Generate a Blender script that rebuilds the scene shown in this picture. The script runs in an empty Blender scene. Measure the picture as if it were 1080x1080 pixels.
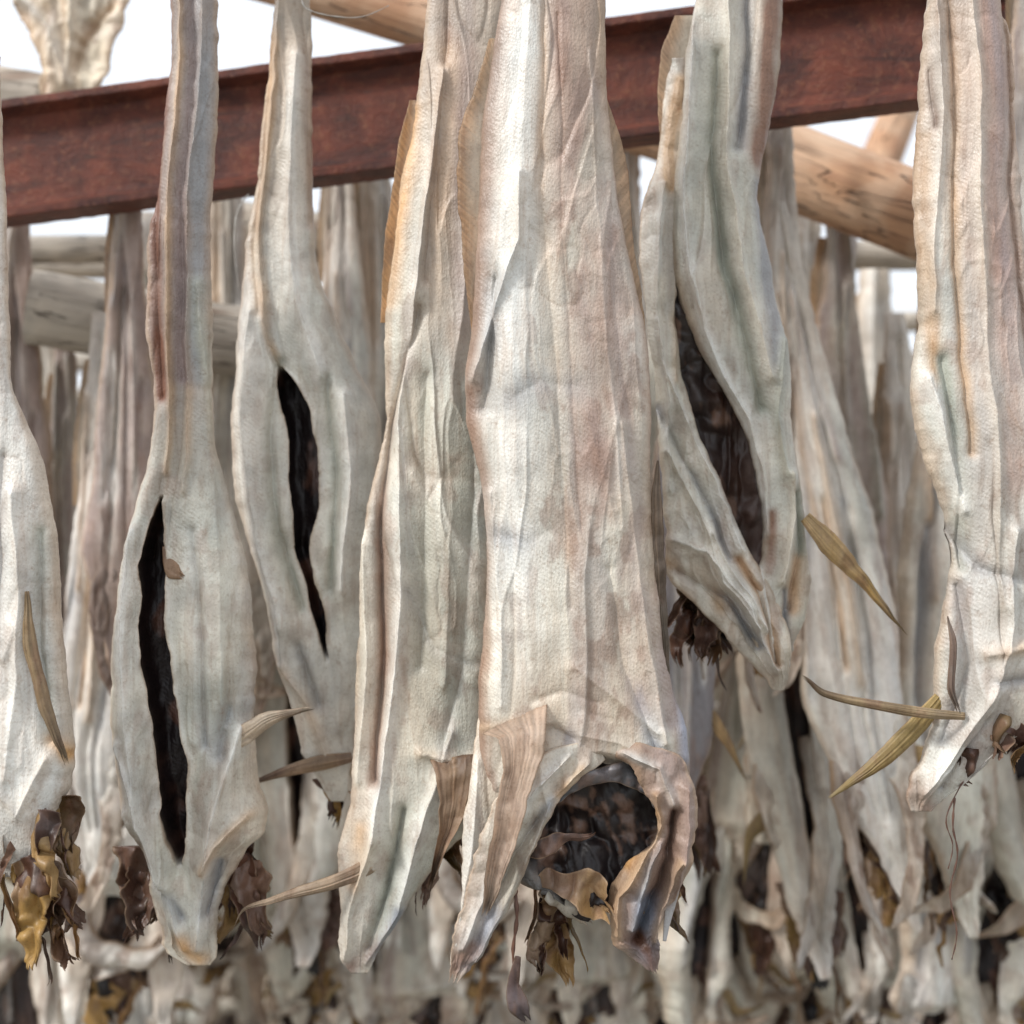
import bpy, math, random
import numpy as np
from mathutils import Vector, Matrix

CAMZ=1.6; F=1500.0
scene=bpy.context.scene
col_main=scene.collection
def W(px,py,d): return Vector(((px-540)*d/F, d, CAMZ+(540-py)*d/F))

# ---------------------------------------------------------------- noise
rs=np.random.RandomState(7); TAB=rs.rand(64,64,64)*2-1
def vn(x,y,z):
    xi=np.floor(x).astype(int); yi=np.floor(y).astype(int); zi=np.floor(z).astype(int)
    fx=x-xi; fy=y-yi; fz=z-zi
    fx=fx*fx*(3-2*fx); fy=fy*fy*(3-2*fy); fz=fz*fz*(3-2*fz)
    a=xi&63;b=yi&63;c=zi&63;a1=(xi+1)&63;b1=(yi+1)&63;c1=(zi+1)&63
    def L(p,q,t): return p+(q-p)*t
    return L(L(L(TAB[a,b,c],TAB[a1,b,c],fx),L(TAB[a,b1,c],TAB[a1,b1,c],fx),fy),
             L(L(TAB[a,b,c1],TAB[a1,b,c1],fx),L(TAB[a,b1,c1],TAB[a1,b1,c1],fx),fy),fz)
def fbm(x,y,z,o=4):
    s=0;a=1;t=0
    for i in range(o):
        s=s+a*vn(x+17.3*i,y+5.1*i,z+9.7*i); t+=a; a*=.5; x=x*2.03;y=y*2.03;z=z*2.03
    return s/t
def sm(a,b,x):
    t=np.clip((x-a)/(b-a),0,1); return t*t*(3-2*t)
def hermite(t,ts,vs):
    ts=np.asarray(ts,float); vs=np.asarray(vs,float)
    h=np.diff(ts); dl=np.diff(vs)/h
    m=np.zeros(len(ts)); m[0]=dl[0]; m[-1]=dl[-1]
    for i in range(1,len(ts)-1):
        if dl[i-1]*dl[i]>0: m[i]=2*dl[i-1]*dl[i]/(dl[i-1]+dl[i])
    i=np.clip(np.searchsorted(ts,t,side='right')-1,0,len(ts)-2)
    u=np.clip((t-ts[i])/h[i],0,1)
    return ((2*u**3-3*u**2+1)*vs[i]+(u**3-2*u**2+u)*h[i]*m[i]+(-2*u**3+3*u**2)*vs[i+1]+(u**3-u**2)*h[i]*m[i+1])

# ---------------------------------------------------------------- palette
CREAM=np.array([.755,.70,.59]); PALE=np.array([.85,.82,.75]); GREEN=np.array([.415,.42,.35])
GREY=np.array([.37,.365,.365]); BROWN=np.array([.30,.175,.12]); TAN=np.array([.59,.41,.26])
ORANGE=np.array([.66,.37,.15]); YEL=np.array([.46,.28,.09]); DARK=np.array([.015,.009,.009])
DBR=np.array([.12,.055,.034]); BLUE=np.array([.20,.22,.27]); PINK=np.array([.49,.32,.25]); OLIVE=np.array([.32,.24,.10])
STEEL=np.array([.30,.31,.33]); MAUVE=np.array([.375,.285,.26])

def polydist(X,Y,pts):
    best=np.full(X.shape,1e9)
    for (ax,ay),(bx,by) in zip(pts[:-1],pts[1:]):
        dx,dy=bx-ax,by-ay; q=dx*dx+dy*dy+1e-9
        t=np.clip(((X-ax)*dx+(Y-ay)*dy)/q,0,1)
        best=np.minimum(best,np.hypot(X-ax-t*dx,Y-ay-t*dy))
    return best

class Geo:
    def __init__(s): s.v=[];s.f=[];s.c=[];s.n=0
    def add(s,v,f,c):
        s.v.append(v); s.f.append(np.asarray(f)+s.n); s.c.append(c); s.n+=len(v)
    def mesh(s,name,mat):
        v=np.concatenate(s.v); f=np.concatenate(s.f); c=np.concatenate(s.c)
        me=bpy.data.meshes.new(name)
        me.vertices.add(len(v)); me.vertices.foreach_set('co',v.astype(np.float32).ravel())
        me.loops.add(f.size); me.loops.foreach_set('vertex_index',f.astype(np.int32).ravel())
        me.polygons.add(len(f)); me.polygons.foreach_set('loop_start',np.arange(0,f.size,4,dtype=np.int32))
        me.polygons.foreach_set('loop_total',np.full(len(f),4,dtype=np.int32))
        me.polygons.foreach_set('use_smooth',np.ones(len(f),dtype=bool))
        me.update(calc_edges=True); me.validate()
        a=me.color_attributes.new('Col','FLOAT_COLOR','POINT')
        cc=np.ones((len(v),4),np.float32); cc[:,:3]=np.clip(c,0.004,.93); a.data.foreach_set('color',cc.ravel())
        me.materials.append(mat); return me

def asym(f,slow,fast): return np.where(f>0,np.exp(-f/slow),np.exp(f/fast))

def slab(g,st,k,org,nr,nc,T=.22,Tmax=.032,Tb=1.0,slit=None,strokes=(),base=CREAM,second=GREEN,third=TAN,
         mix2=.5,mix3=.3,seed=0,crease=.003,lump=.002,ribs=0,edge=1.2,topc=None,topy=(0,300),rim=None,p=2.3,fray=0,
         bulge=.36,minT=.0008,bot=None,rays=0,serr=0,curl=0,streak=.28,fan=0,lip=.0045,rimw=.8,ribc=.3,crump=0):
    st=[tuple(r)+(0,)*(5-len(r)) for r in st]
    A=np.array(st,float)
    mid=np.stack([(A[:,0]+A[:,2])/2,(A[:,1]+A[:,3])/2,],1)
    ts=np.concatenate([[0],np.cumsum(np.maximum(1,np.hypot(*np.diff(mid,axis=0).T)))])
    t=np.linspace(0,ts[-1],nr)
    xl,yl,xr,yr,zo=[hermite(t,ts,A[:,i]) for i in range(5)]
    sd=seed*3.71
    fr=t/ts[-1]
    wv=np.hypot(xr-xl,yr-yl)
    en=edge*(1+1.2*sm(.8,1,fr))*np.clip(wv/40,.15,1)
    xl=xl+en*(2.4*fbm(t/70,t*0+sd,t*0,2)+.9*fbm(t/11,t*0+sd,t*0,3)); xr=xr+en*(2.4*fbm(t/70,t*0+sd+9,t*0+3,2)+.9*fbm(t/11,t*0+sd+9,t*0+3,3))
    if serr:
        saw=fbm(t/18.0,t*0+sd,t*0,4)*1.6+.2
        if serr>0: xl=xl-abs(serr)*saw*sm(0,.2,fr)*(1-sm(.8,1,fr))
        else: xr=xr+abs(serr)*saw*sm(0,.2,fr)*(1-sm(.8,1,fr))
    u=np.linspace(0,1,nc+1)[None,:].repeat(nr,0)
    smask=np.zeros((nr,nc+1)); S=np.full((nr,nc+1),9.); wloc=None
    if slit is not None:
        B=np.array(slit,float)
        ymid=(yl+yr)/2
        yc=np.clip(ymid,B[0,0],B[-1,0])
        sl=hermite(yc,B[:,0],B[:,1]); sr=hermite(yc,B[:,0],B[:,2])
        sl=sl+7.0*fbm(ymid/42,ymid*0+sd,ymid*0,5); sr=sr+7.0*fbm(ymid/38,ymid*0+sd+4,ymid*0,5)
        sr=np.maximum(sr,sl+1)
        yy0,yy1=B[0,0],B[-1,0]
        xl0=np.interp(yc,ymid,xl); xr0=np.interp(yc,ymid,xr)
        c=((sl+sr)/2-xl0)/(xr0-xl0); h=(sr-sl)/2
        inside=((ymid>=yy0)&(ymid<=yy1)).astype(float)
        m=sm(.3,4,h)*inside*sm(yy0,yy0+12,ymid)*(1-sm(yy1-12,yy1,ymid))
        hh=np.maximum(h,2.5)/(xr-xl)
        hh=np.minimum(hh,.3)
        c=np.clip(c,hh+.03,1-hh-.03)
        nS=max(8,nc//5); nL=int((nc-nS)*.5); nR=nc-nS-nL
        a0=c-hh; a1=c+hh
        uL=np.linspace(0,1,nL+1)[None,:]; s_in=np.linspace(-1,1,nS+1)[None,1:]; uR=np.linspace(0,1,nR+1)[None,1:]
        over=1+.55*m[:,None]*(np.abs(s_in)<.97)
        mi=c[:,None]+s_in*over*hh[:,None]
        u=np.concatenate([a0[:,None]*uL,mi,a1[:,None]+(1-a1)[:,None]*uR],1)
        S=np.concatenate([-1-(1-uL)*((a0)/hh)[:,None],s_in.repeat(nr,0),1+uR*((1-a1)/hh)[:,None]],1)
        smask=m[:,None]*np.clip(1-np.abs(S)**6,0,1)
        wloc=np.concatenate([np.sin(np.pi*np.linspace(0,1,nL+1)**.9),np.zeros(nS-1),np.sin(np.pi*np.linspace(0,1,nR+1)**1.1)])[None,:]
        mwide=np.interp(ymid,[yy0-120,yy0,yy1,yy1+80],[0,1,1,0])
    X=xl[:,None]+(xr-xl)[:,None]*u; Y=yl[:,None]+(yr-yl)[:,None]*u
    if bot is not None:
        ys,bp=bot; ym=Y.max(); bx=hermite(np.clip(X,bp[0][0],bp[-1][0]),[q[0] for q in bp],[q[1] for q in bp])
        bx=bx+9*fbm(X/14,X*0+sd,X*0,3)
        Y=np.where(Y>ys,ys+(Y-ys)*(bx-ys)/(ym-ys),Y)
    dmx=np.gradient((xl+xr)/2); dmy=np.gradient((yl+yr)/2); dn=np.hypot(dmx,dmy)+1e-9
    if fray:
        q=(fbm(u*max(ribs,4)*2.2+sd,u*0,u*0,3))*fray*sm(.55,1,fr)[:,None]
        X=X+q*(dmx/dn)[:,None]; Y=Y+q*(dmy/dn)[:,None]
    w=wv[:,None]*k
    uu=np.abs(2*u-1)
    prof=np.clip(1-uu**p,0,1)**(1/p)
    Tt=np.minimum(T*w,Tmax)
    endt=.25+.75*sm(0,.03,fr)*(1-sm(.96,1,fr)); Tt=np.maximum(Tt*endt[:,None],minT)
    mx=(X-org[0])*k; mz=-(Y-org[1])*k
    dz=zo[:,None]*.001*np.ones_like(X)+curl*.001*((2*u-1)**2)*(.3+.7*fr[:,None])
    o0=mx*0
    if crump:
        cr1=fbm(mx*38+sd,o0+3,mz*30,2); cr2=1-np.abs(fbm(mx*60+sd,o0+13,mz*50,2))*3
        dz=dz+crump*(.9*cr1+.35*cr2); mx=mx+crump*.45*fbm(mx*45+sd,o0+23,mz*45,2); mz=mz+crump*.45*fbm(mx*45+sd,o0+33,mz*45,2)
    wx=mx+.024*fbm(mx*4+sd,o0+1,mz*5.5,3)+.0015*fbm(mx*50+sd,o0+2,mz*30,2); wz=mz+.02*fbm(mx*9+sd,o0+5,mz*7+7,2)
    tw=wx+.12*mz*np.sin(sd)*.6
    fA=fbm(tw*13+sd,o0,wz*2.4,2); fB=fbm(tw*16+sd+31,o0+7,wz*2.8,2); fC=fbm(tw*60+sd,o0+9,wz*7,3); fD=fbm(wx*24+sd+5,o0+19,wz*20,3); fE=fbm(tw*30+sd+3,o0+77,wz*5,2); fG=fbm(wx*48+sd+3,o0+87,wz*22,2)
    msk=sm(-.3,.2,fbm(mx*10+sd+9,o0+61,mz*5,2)); msk2=sm(-.25,.25,fbm(mx*10+sd+19,o0+71,mz*5,2)); msk3=sm(-.2,.2,fbm(mx*12+sd+29,o0+81,mz*6,2)); msk4=sm(0,.35,fbm(mx*14+sd+39,o0+83,mz*10,2))
    crest=asym(fA,.18,.028)*msk; vall=asym(fB,.026,.15)*msk2; crs=asym(fE,.10,.024)*msk3; fine=np.exp(-np.abs(fC)/.10); dg=np.exp(-np.abs(fD)/.04)*sm(-.05,.35,fbm(mx*8+sd,o0+33,mz*6,2)); wrk=asym(fG,.14,.04)*msk4
    n1=fbm(wx*14+sd,o0+50,wz*3,2); n2=fbm(wx*13+sd*2,o0+8,wz*7+3,3)
    env=np.clip(prof,0,1)*np.clip(w/.045,.25,1)
    Hh=crease*(1.25*crest-1.15*vall+.7*crs+.15*fine+1.2*n1-.36*dg+.42*wrk)+lump*n2
    Hh=Hh*env
    if wloc is not None:
        Hh=Hh+wloc*mwide[:,None]*w*bulge*.3
        lp=np.exp(-np.clip(np.abs(S)-1,0,9)*hh[:,None]*w/.003)*(np.abs(S)>=.97)*m[:,None]
        Hh=Hh+lip*lp*(1+1.8*fbm(mz*30+sd,o0+np.sign(S),o0,3))
    # colour
    q1=sm(-.22,.30,fbm(wx*13+sd*1.7,o0+3,wz*6+1,5))*mix2
    q2=sm(-.02,.38,fbm(wx*22+sd*.7,o0+13,wz*4+11,5))*mix3
    C=base*(1-q1[...,None])+second*q1[...,None]
    C=C*(1-q2[...,None])+third*q2[...,None]
    q5=sm(.0,.34,fbm(wx*30+sd*.9,o0+43,wz*3.4+1,5))*streak
    C=C*(1-q5[...,None])+MAUVE*q5[...,None]
    q3=sm(.14,.40,fbm(wx*75+sd,o0+23,wz*40+11,4))*.5*min(1,mix3*2.4)
    C=C*(1-q3[...,None])+BROWN*q3[...,None]
    lum=fbm(wx*45+sd,o0+91,wz*24,4); C=C*(1+.32*lum[...,None])
    fold_shade=np.clip(vall*.5+dg*.3+fine*.08+wrk*.10+asym(fA,.001,.05)*msk*.35+asym(fE,.001,.04)*msk3*.2,0,1)*env  # shade painted into the skin colour: valleys and creases browned to deepen folds
    C=C*(1-fold_shade[...,None])+C*np.array([.54,.44,.37])*fold_shade[...,None]
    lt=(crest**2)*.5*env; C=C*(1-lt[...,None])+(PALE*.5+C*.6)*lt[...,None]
    if topc is not None:
        tm=(1-sm(topy[0],topy[1],Y+90*n1))*(.8+.7*n2); tm=np.clip(tm,0,1); C=C*(1-tm[...,None])+topc*(1+.5*n1[...,None]+.3*crest[...,None]+.2*lum[...,None])*tm[...,None]
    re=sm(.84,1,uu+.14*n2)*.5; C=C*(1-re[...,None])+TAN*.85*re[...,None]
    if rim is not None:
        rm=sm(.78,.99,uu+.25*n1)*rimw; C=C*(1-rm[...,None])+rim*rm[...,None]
    if ribs:
        rb=fbm(u*ribs*1.6+sd,o0+fr[:,None]*1.2,o0,3)*1.6; Hh=Hh+.0006*rb*prof; C=C*np.clip(1+ribc*rb[...,None],.45,1.4)
        C=C*(1-.3*sm(.6,1,fr)[:,None,None])
    if rays:
        ph=t[:,None]*rays-u*40*rays*(1 if serr>=0 else -1); rb=fbm(ph+sd,o0,u*1.2,2)*1.5; Hh=Hh+.0002*rb; C=C*np.clip(1+.20*rb[...,None],.6,1.3)
        ub=u if serr>=0 else 1-u
        bl=sm(.10,.80,ub+.3*n2)*.85; C=C*(1-bl[...,None])+CREAM*.92*bl[...,None]
    if fan:
        rb=asym(fbm(u*6+sd,o0,o0+fr[:,None],2),.16,.04)*sm(fan,1,fr)[:,None]; Hh=Hh+.0045*rb*env
    XW=X+6*fbm(mx*12+sd,o0,mz*10,2)+1.5*fbm(mx*70,o0,mz*50+sd,2); YW=Y+5*fbm(mx*12+5+sd,o0,mz*9,2)
    for s in strokes:
        pts,wd,ht=s[0],s[1],s[2]
        D=polydist(XW,YW,pts); gq=np.exp(-(D/wd)**2); gh=np.exp(-(D/(wd*.75))**1.05)
        Hh=Hh+ht*.0012*gh*(1+.7*n1+.5*n2)
        if len(s)>3 and s[3] is not None:
            cs=s[4] if len(s)>4 else .7
            gc=np.clip(gq*cs*(1+1.1*n1+.6*fC+.7*lum),0,1); C=C*(1-gc[...,None])+s[3]*gc[...,None]
    if slit is not None:
        Dp=np.minimum(.040,.55*w+.004)
        ins=np.clip(smask,0,1)
        wr=fbm(mx*50+sd,o0+4,mz*16,4)
        yf=dz-Tt*prof-Hh*(1-ins*.7)+ins*Dp+ins*.012*wr
        dk=sm(.03,.4,smask); ns=fbm(mx*60+sd,o0+4,mz*35,4)
        dc=DARK*(1.2+1.8*np.clip(ns,0,1)[...,None])+ (DBR*1.2-DARK)*sm(.05,.5,ns)[...,None]
        lr=np.exp(-np.clip(np.abs(S)-1,0,9)*hh[:,None]*w/.004)*m[:,None]*.6
        C=C*(1-lr[...,None])+PALE*lr[...,None]
        lc=np.exp(-np.clip(np.abs(S)-1,0,9)*hh[:,None]*w/.0012)*m[:,None]*.8
        C=C*(1-lc[...,None])+TAN*.7*lc[...,None]
        C=C*(1-dk[...,None])+dc*dk[...,None]
    else:
        yf=dz-Tt*prof-Hh
    nb=fbm(mx*22+sd+40,o0+6,mz*6,4)
    yb=np.maximum(dz+Tt*prof*Tb+np.maximum(crease*nb*env,-Tt*prof*.5),yf+.0004*(uu<1))
    front=np.stack([mx,yf,mz],-1)
    back=np.stack([mx,yb,mz],-1)[:,1:-1][:,::-1]
    Cb=(C.mean(axis=(0,1))*.8+third*.2)*(1+.5*nb[...,None]); Cb=Cb[:,1:-1][:,::-1]
    V=np.concatenate([front,back],1); CC=np.concatenate([C,Cb],1)
    M=V.shape[1]
    i=np.arange(nr-1)[:,None]; j=np.arange(M)[None,:]; j2=(j+1)%M
    Fq=np.stack([i*M+j,(i+1)*M+j,(i+1)*M+j2,i*M+j2],-1).reshape(-1,4)
    caps=[]
    for r,fl in ((0,False),(nr-1,True)):
        for a in range(1,nc-1):
            q=[r*M+a,r*M+a+1,r*M+(M-a-1),r*M+(M-a)]
            caps.append(q if not fl else q[::-1])
    g.add(V.reshape(-1,3),np.concatenate([Fq,np.array(caps)]),CC.reshape(-1,3))

def ribbon(pts):
    P=np.array([tuple(p)+(0,)*(4-len(p)) for p in pts],float); out=[]
    for i in range(len(P)):
        a=P[max(i-1,0)]; b=P[min(i+1,len(P)-1)]; d=np.array([b[0]-a[0],b[1]-a[1]]); d/=np.hypot(*d)+1e-9
        n=np.array([d[1],-d[0]])
        out.append((P[i,0]-n[0]*P[i,2]/2,P[i,1]-n[1]*P[i,2]/2,P[i,0]+n[0]*P[i,2]/2,P[i,1]+n[1]*P[i,2]/2,P[i,3]))
    return out

# ---------------------------------------------------------------- materials
def newmat(name):
    m=bpy.data.materials.new(name); m.use_nodes=True; nt=m.node_tree; nt.nodes.clear()
    out=nt.nodes.new('ShaderNodeOutputMaterial'); b=nt.nodes.new('ShaderNodeBsdfPrincipled')
    nt.links.new(b.outputs[0],out.inputs[0]); return m,nt,b,out
def N(nt,t,**kw):
    n=nt.nodes.new(t)
    for a,v in kw.items(): setattr(n,a,v)
    return n
def noise(nt,vec,scale,detail=5,rough=.6,dist=0):
    n=N(nt,'ShaderNodeTexNoise'); n.inputs['Scale'].default_value=scale; n.inputs['Detail'].default_value=detail
    n.inputs['Roughness'].default_value=rough; n.inputs['Distortion'].default_value=dist
    nt.links.new(vec,n.inputs['Vector']); return n.outputs[0]
def mapr(nt,v,a,b,c,d):
    n=N(nt,'ShaderNodeMapRange'); n.inputs[1].default_value=a;n.inputs[2].default_value=b;n.inputs[3].default_value=c;n.inputs[4].default_value=d
    nt.links.new(v,n.inputs[0]); return n.outputs[0]
def mixc(nt,f,a,b,bt='MIX'):
    n=N(nt,'ShaderNodeMix',data_type='RGBA',blend_type=bt)
    for s,v in ((n.inputs[0],f),(n.inputs[6],a),(n.inputs[7],b)):
        if hasattr(v,'links'): nt.links.new(v,s)
        elif isinstance(v,(int,float)): s.default_value=v
        else: s.default_value=tuple(v)+(1,)
    return n.outputs[2]
def math_(nt,op,a,b):
    n=N(nt,'ShaderNodeMath',operation=op)
    for s,v in ((n.inputs[0],a),(n.inputs[1],b)):
        if hasattr(v,'links'): nt.links.new(v,s)
        else: s.default_value=v
    return n.outputs[0]
def bump(nt,h,st,dist,prev=None):
    n=N(nt,'ShaderNodeBump'); n.inputs['Strength'].default_value=st; n.inputs['Distance'].default_value=dist
    nt.links.new(h,n.inputs['Height'])
    if prev is not None: nt.links.new(prev,n.inputs['Normal'])
    return n.outputs[0]
def mapping(nt,vec,sc,rot=(0,0,0)):
    n=N(nt,'ShaderNodeMapping'); n.inputs['Scale'].default_value=sc; n.inputs['Rotation'].default_value=rot
    nt.links.new(vec,n.inputs['Vector']); return n.outputs[0]
def mixg(nt,v):
    n=N(nt,'ShaderNodeCombineColor')
    for i in range(3): nt.links.new(v,n.inputs[i])
    return n.outputs[0]

def skin_mat(name,pores=True,trans=0.0,rough=.40,st_b=.5):
    m,nt,b,out=newmat(name)
    tc=N(nt,'ShaderNodeTexCoord').outputs['Object']
    at=N(nt,'ShaderNodeAttribute'); at.attribute_name='Col'; c=at.outputs['Color']
    n1=noise(nt,tc,38,6,.65); c=mixc(nt,1.0,c,mixg(nt,mapr(nt,n1,.3,.7,.82,1.16)),'MULTIPLY')
    st=noise(nt,mapping(nt,tc,(110,110,10)),1,6,.65,.6)
    c=mixc(nt,mapr(nt,st,.49,.70,0,.5),c,mixc(nt,1,c,(.63,.50,.42),'MULTIPLY'))
    sp=noise(nt,tc,430,3,.6); c=mixc(nt,mapr(nt,sp,.54,.72,0,.42),c,mixc(nt,1,c,(.54,.45,.38),'MULTIPLY'))
    sp2=noise(nt,tc,110,7,.75); c=mixc(nt,mapr(nt,sp2,.56,.68,0,.6),c,mixc(nt,1,c,(.62,.51,.44),'MULTIPLY'))
    bl=noise(nt,tc,9,4,.55,.4); c=mixc(nt,mapr(nt,bl,.46,.64,0,.42),c,mixc(nt,1,c,(.76,.82,.88),'MULTIPLY'))
    oi=N(nt,'ShaderNodeObjectInfo').outputs['Random']
    hs=N(nt,'ShaderNodeHueSaturation'); nt.links.new(c,hs.inputs['Color']); nt.links.new(mapr(nt,oi,0,1,.94,1.12),hs.inputs['Value'])
    nt.links.new(hs.outputs[0],b.inputs['Base Color'])
    nt.links.new(mapr(nt,n1,.3,.7,rough-.08,rough+.14),b.inputs['Roughness'])
    b.inputs['Specular IOR Level'].default_value=.55
    nm=bump(nt,st,st_b,.0018)
    nm=bump(nt,n1,.42,.0022,nm)
    if pores:
        w1=N(nt,'ShaderNodeTexWave'); w1.inputs['Scale'].default_value=1; w1.inputs['Distortion'].default_value=5.5; w1.inputs['Detail'].default_value=3; w1.inputs['Detail Scale'].default_value=1.0
        nt.links.new(mapping(nt,tc,(90,90,90),(0,math.radians(55),0)),w1.inputs['Vector'])
        v=N(nt,'ShaderNodeTexVoronoi'); v.inputs['Scale'].default_value=600; nt.links.new(mapping(nt,tc,(1,1,.6),(0,.5,0)),v.inputs['Vector'])
        pm=mapr(nt,noise(nt,tc,14,3),.42,.64,.0,.26)
        nb=N(nt,'ShaderNodeBump'); nb.inputs['Distance'].default_value=.0006; nt.links.new(pm,nb.inputs['Strength']); nt.links.new(w1.outputs[1],nb.inputs['Height']); nt.links.new(nm,nb.inputs['Normal']); nm=nb.outputs[0]
        nm=bump(nt,v.outputs[0],.40,.0008,nm)
    nm=bump(nt,noise(nt,tc,230,5,.65),.36,.0010,nm)
    nt.links.new(nm,b.inputs['Normal'])
    if trans:
        t=N(nt,'ShaderNodeBsdfTranslucent'); nt.links.new(hs.outputs[0],t.inputs[0]); mx=N(nt,'ShaderNodeMixShader'); mx.inputs[0].default_value=trans
        nt.links.new(b.outputs[0],mx.inputs[1]); nt.links.new(t.outputs[0],mx.inputs[2]); nt.links.new(mx.outputs[0],out.inputs[0])
    return m
SKIN=skin_mat('dried_fish_skin'); FIN=skin_mat('dried_fin_membrane',False,.45,.42); FLESH=skin_mat('dried_flesh',False,.35,.30); LINING=skin_mat('dark_dried_lining',False,0,.42)

def wood_mat(name,c1,c2,c3):
    m,nt,b,out=newmat(name)
    tc=N(nt,'ShaderNodeTexCoord').outputs['Object']
    g=noise(nt,mapping(nt,tc,(6,70,70)),1,8,.65,.6); b1=noise(nt,tc,9,5,.6,.5)
    c=mixc(nt,mapr(nt,g,.35,.68,0,1),c1,c2); c=mixc(nt,mapr(nt,b1,.45,.68,0,.9),c,c3)
    cr=noise(nt,mapping(nt,tc,(3.5,34,34)),1,3,.5,1.2); crk=mapr(nt,math_(nt,'ABSOLUTE',math_(nt,'SUBTRACT',cr,.5),0),0,.012,1,0)
    kn=noise(nt,mapping(nt,tc,(7,20,20)),1,2,.5,0); c=mixc(nt,mapr(nt,kn,.62,.72,0,.7),c,(.16,.08,.04))
    c=mixc(nt,math_(nt,'MULTIPLY',crk,.75),c,(.07,.035,.02))
    nt.links.new(c,b.inputs['Base Color']); b.inputs['Roughness'].default_value=.75
    nm=bump(nt,g,.7,.005); nm=bump(nt,math_(nt,'SUBTRACT',1.0,crk),.9,.006,nm); nt.links.new(nm,b.inputs['Normal']); return m
WOOD=wood_mat('peeled_pole_wood',(.60,.35,.20),(.40,.21,.12),(.68,.48,.33))
WOODG=wood_mat('weathered_pole_wood',(.54,.48,.40),(.34,.29,.24),(.62,.54,.44))
def rust_mat():
    m,nt,b,out=newmat('rusted_steel')
    tc=N(nt,'ShaderNodeTexCoord').outputs['Object']
    a=noise(nt,tc,16,9,.75,.5); bb=noise(nt,tc,120,6,.75); s=noise(nt,mapping(nt,tc,(6,26,26)),1,8,.78,.5)
    c=mixc(nt,mapr(nt,a,.36,.62,0,1),(.075,.020,.014),(.215,.054,.028))
    c=mixc(nt,mapr(nt,bb,.52,.68,0,.8),c,(.30,.12,.06)); c=mixc(nt,mapr(nt,s,.48,.62,0,.8),c,(.042,.017,.014))
    nt.links.new(c,b.inputs['Base Color']); b.inputs['Roughness'].default_value=.55
    nm=bump(nt,a,.9,.007); nm=bump(nt,bb,.9,.003,nm); nt.links.new(nm,b.inputs['Normal']); return m
RUST=rust_mat()
def simple_mat(name,a,bb,r,s=250):
    m,nt,b,out=newmat(name); tc=N(nt,'ShaderNodeTexCoord').outputs['Object']
    c=mixc(nt,noise(nt,tc,s,2),a,bb); nt.links.new(c,b.inputs['Base Color']); b.inputs['Roughness'].default_value=r; return m
TWINE=simple_mat('twine_fibre',(.62,.60,.55),(.35,.32,.28),.8)
SINEW=simple_mat('dried_sinew',(.20,.09,.05),(.05,.03,.03),.5)

# ---------------------------------------------------------------- object helpers
def mkobj(name,me,parent=None,loc=(0,0,0)):
    o=bpy.data.objects.new(name,me); col_main.objects.link(o)
    if parent is not None: o.parent=parent
    o.location=loc; return o
def tube(name,pts,r,mat,parent=None,loc=(0,0,0)):
    P=[Vector(p) for p in pts]; Q=[]
    for i in range(len(P)-1):
        p0=P[max(i-1,0)];p1=P[i];p2=P[i+1];p3=P[min(i+2,len(P)-1)]
        for s in range(6):
            t=s/6; Q.append(.5*((2*p1)+(p2-p0)*t+(2*p0-5*p1+4*p2-p3)*t*t+(3*p1-p0-3*p2+p3)*t**3))
    Q.append(P[-1]); n=6; v=[];f=[]
    for i,q in enumerate(Q):
        d=(Q[min(i+1,len(Q)-1)]-Q[max(i-1,0)]).normalized(); a=d.cross(Vector((0.3,1,0.1))).normalized(); b=d.cross(a)
        rr=r*(1-.5*i/len(Q))*(1+.35*math.sin(i*1.9))
        for j in range(n): v.append(q+(a*math.cos(j*2*math.pi/n)+b*math.sin(j*2*math.pi/n))*rr)
    for i in range(len(Q)-1):
        for j in range(n): f.append((i*n+j,i*n+(j+1)%n,(i+1)*n+(j+1)%n,(i+1)*n+j))
    f.append(tuple(range(n))[::-1]); f.append(tuple((len(Q)-1)*n+j for j in range(n)))
    me=bpy.data.meshes.new(name); me.from_pydata([tuple(x) for x in v],[],f); me.materials.append(mat)
    for p in me.polygons: p.use_smooth=True
    return mkobj(name,me,parent,loc)

GROUP='stockfish hanging on the drying rack'
class Fish:
    def __init__(s,org,d,label=None,k=None,loc=None):
        s.org=org; s.d=d; s.k=k or d/F; s.body=Geo(); s.parts=[]; s.label=label; s.loc=loc if loc is not None else W(org[0],org[1],d)
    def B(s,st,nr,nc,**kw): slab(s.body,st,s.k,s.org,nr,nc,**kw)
    def part(s,name,slabs,mat,label=None):
        g=Geo()
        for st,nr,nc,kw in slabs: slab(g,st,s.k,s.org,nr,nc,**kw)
        s.parts.append((name,g.mesh(name,mat),label))
    def strand(s,name,pts,r,mat):
        s.parts.append((name,('tube',[((x-s.org[0])*s.k,z*.001,-(y-s.org[1])*s.k) for x,y,z in pts],r,mat),None))
    def make(s):
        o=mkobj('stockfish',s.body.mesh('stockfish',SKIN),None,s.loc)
        o['label']=s.label; o['category']='dried fish'; o['group']=GROUP
        for n,me,lb in s.parts:
            if isinstance(me,tuple): c=tube(n,me[1],me[2],me[3],o)
            else: c=mkobj(n,me,o)
            if lb: c['label']=lb
        s.obj=o; return o

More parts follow.
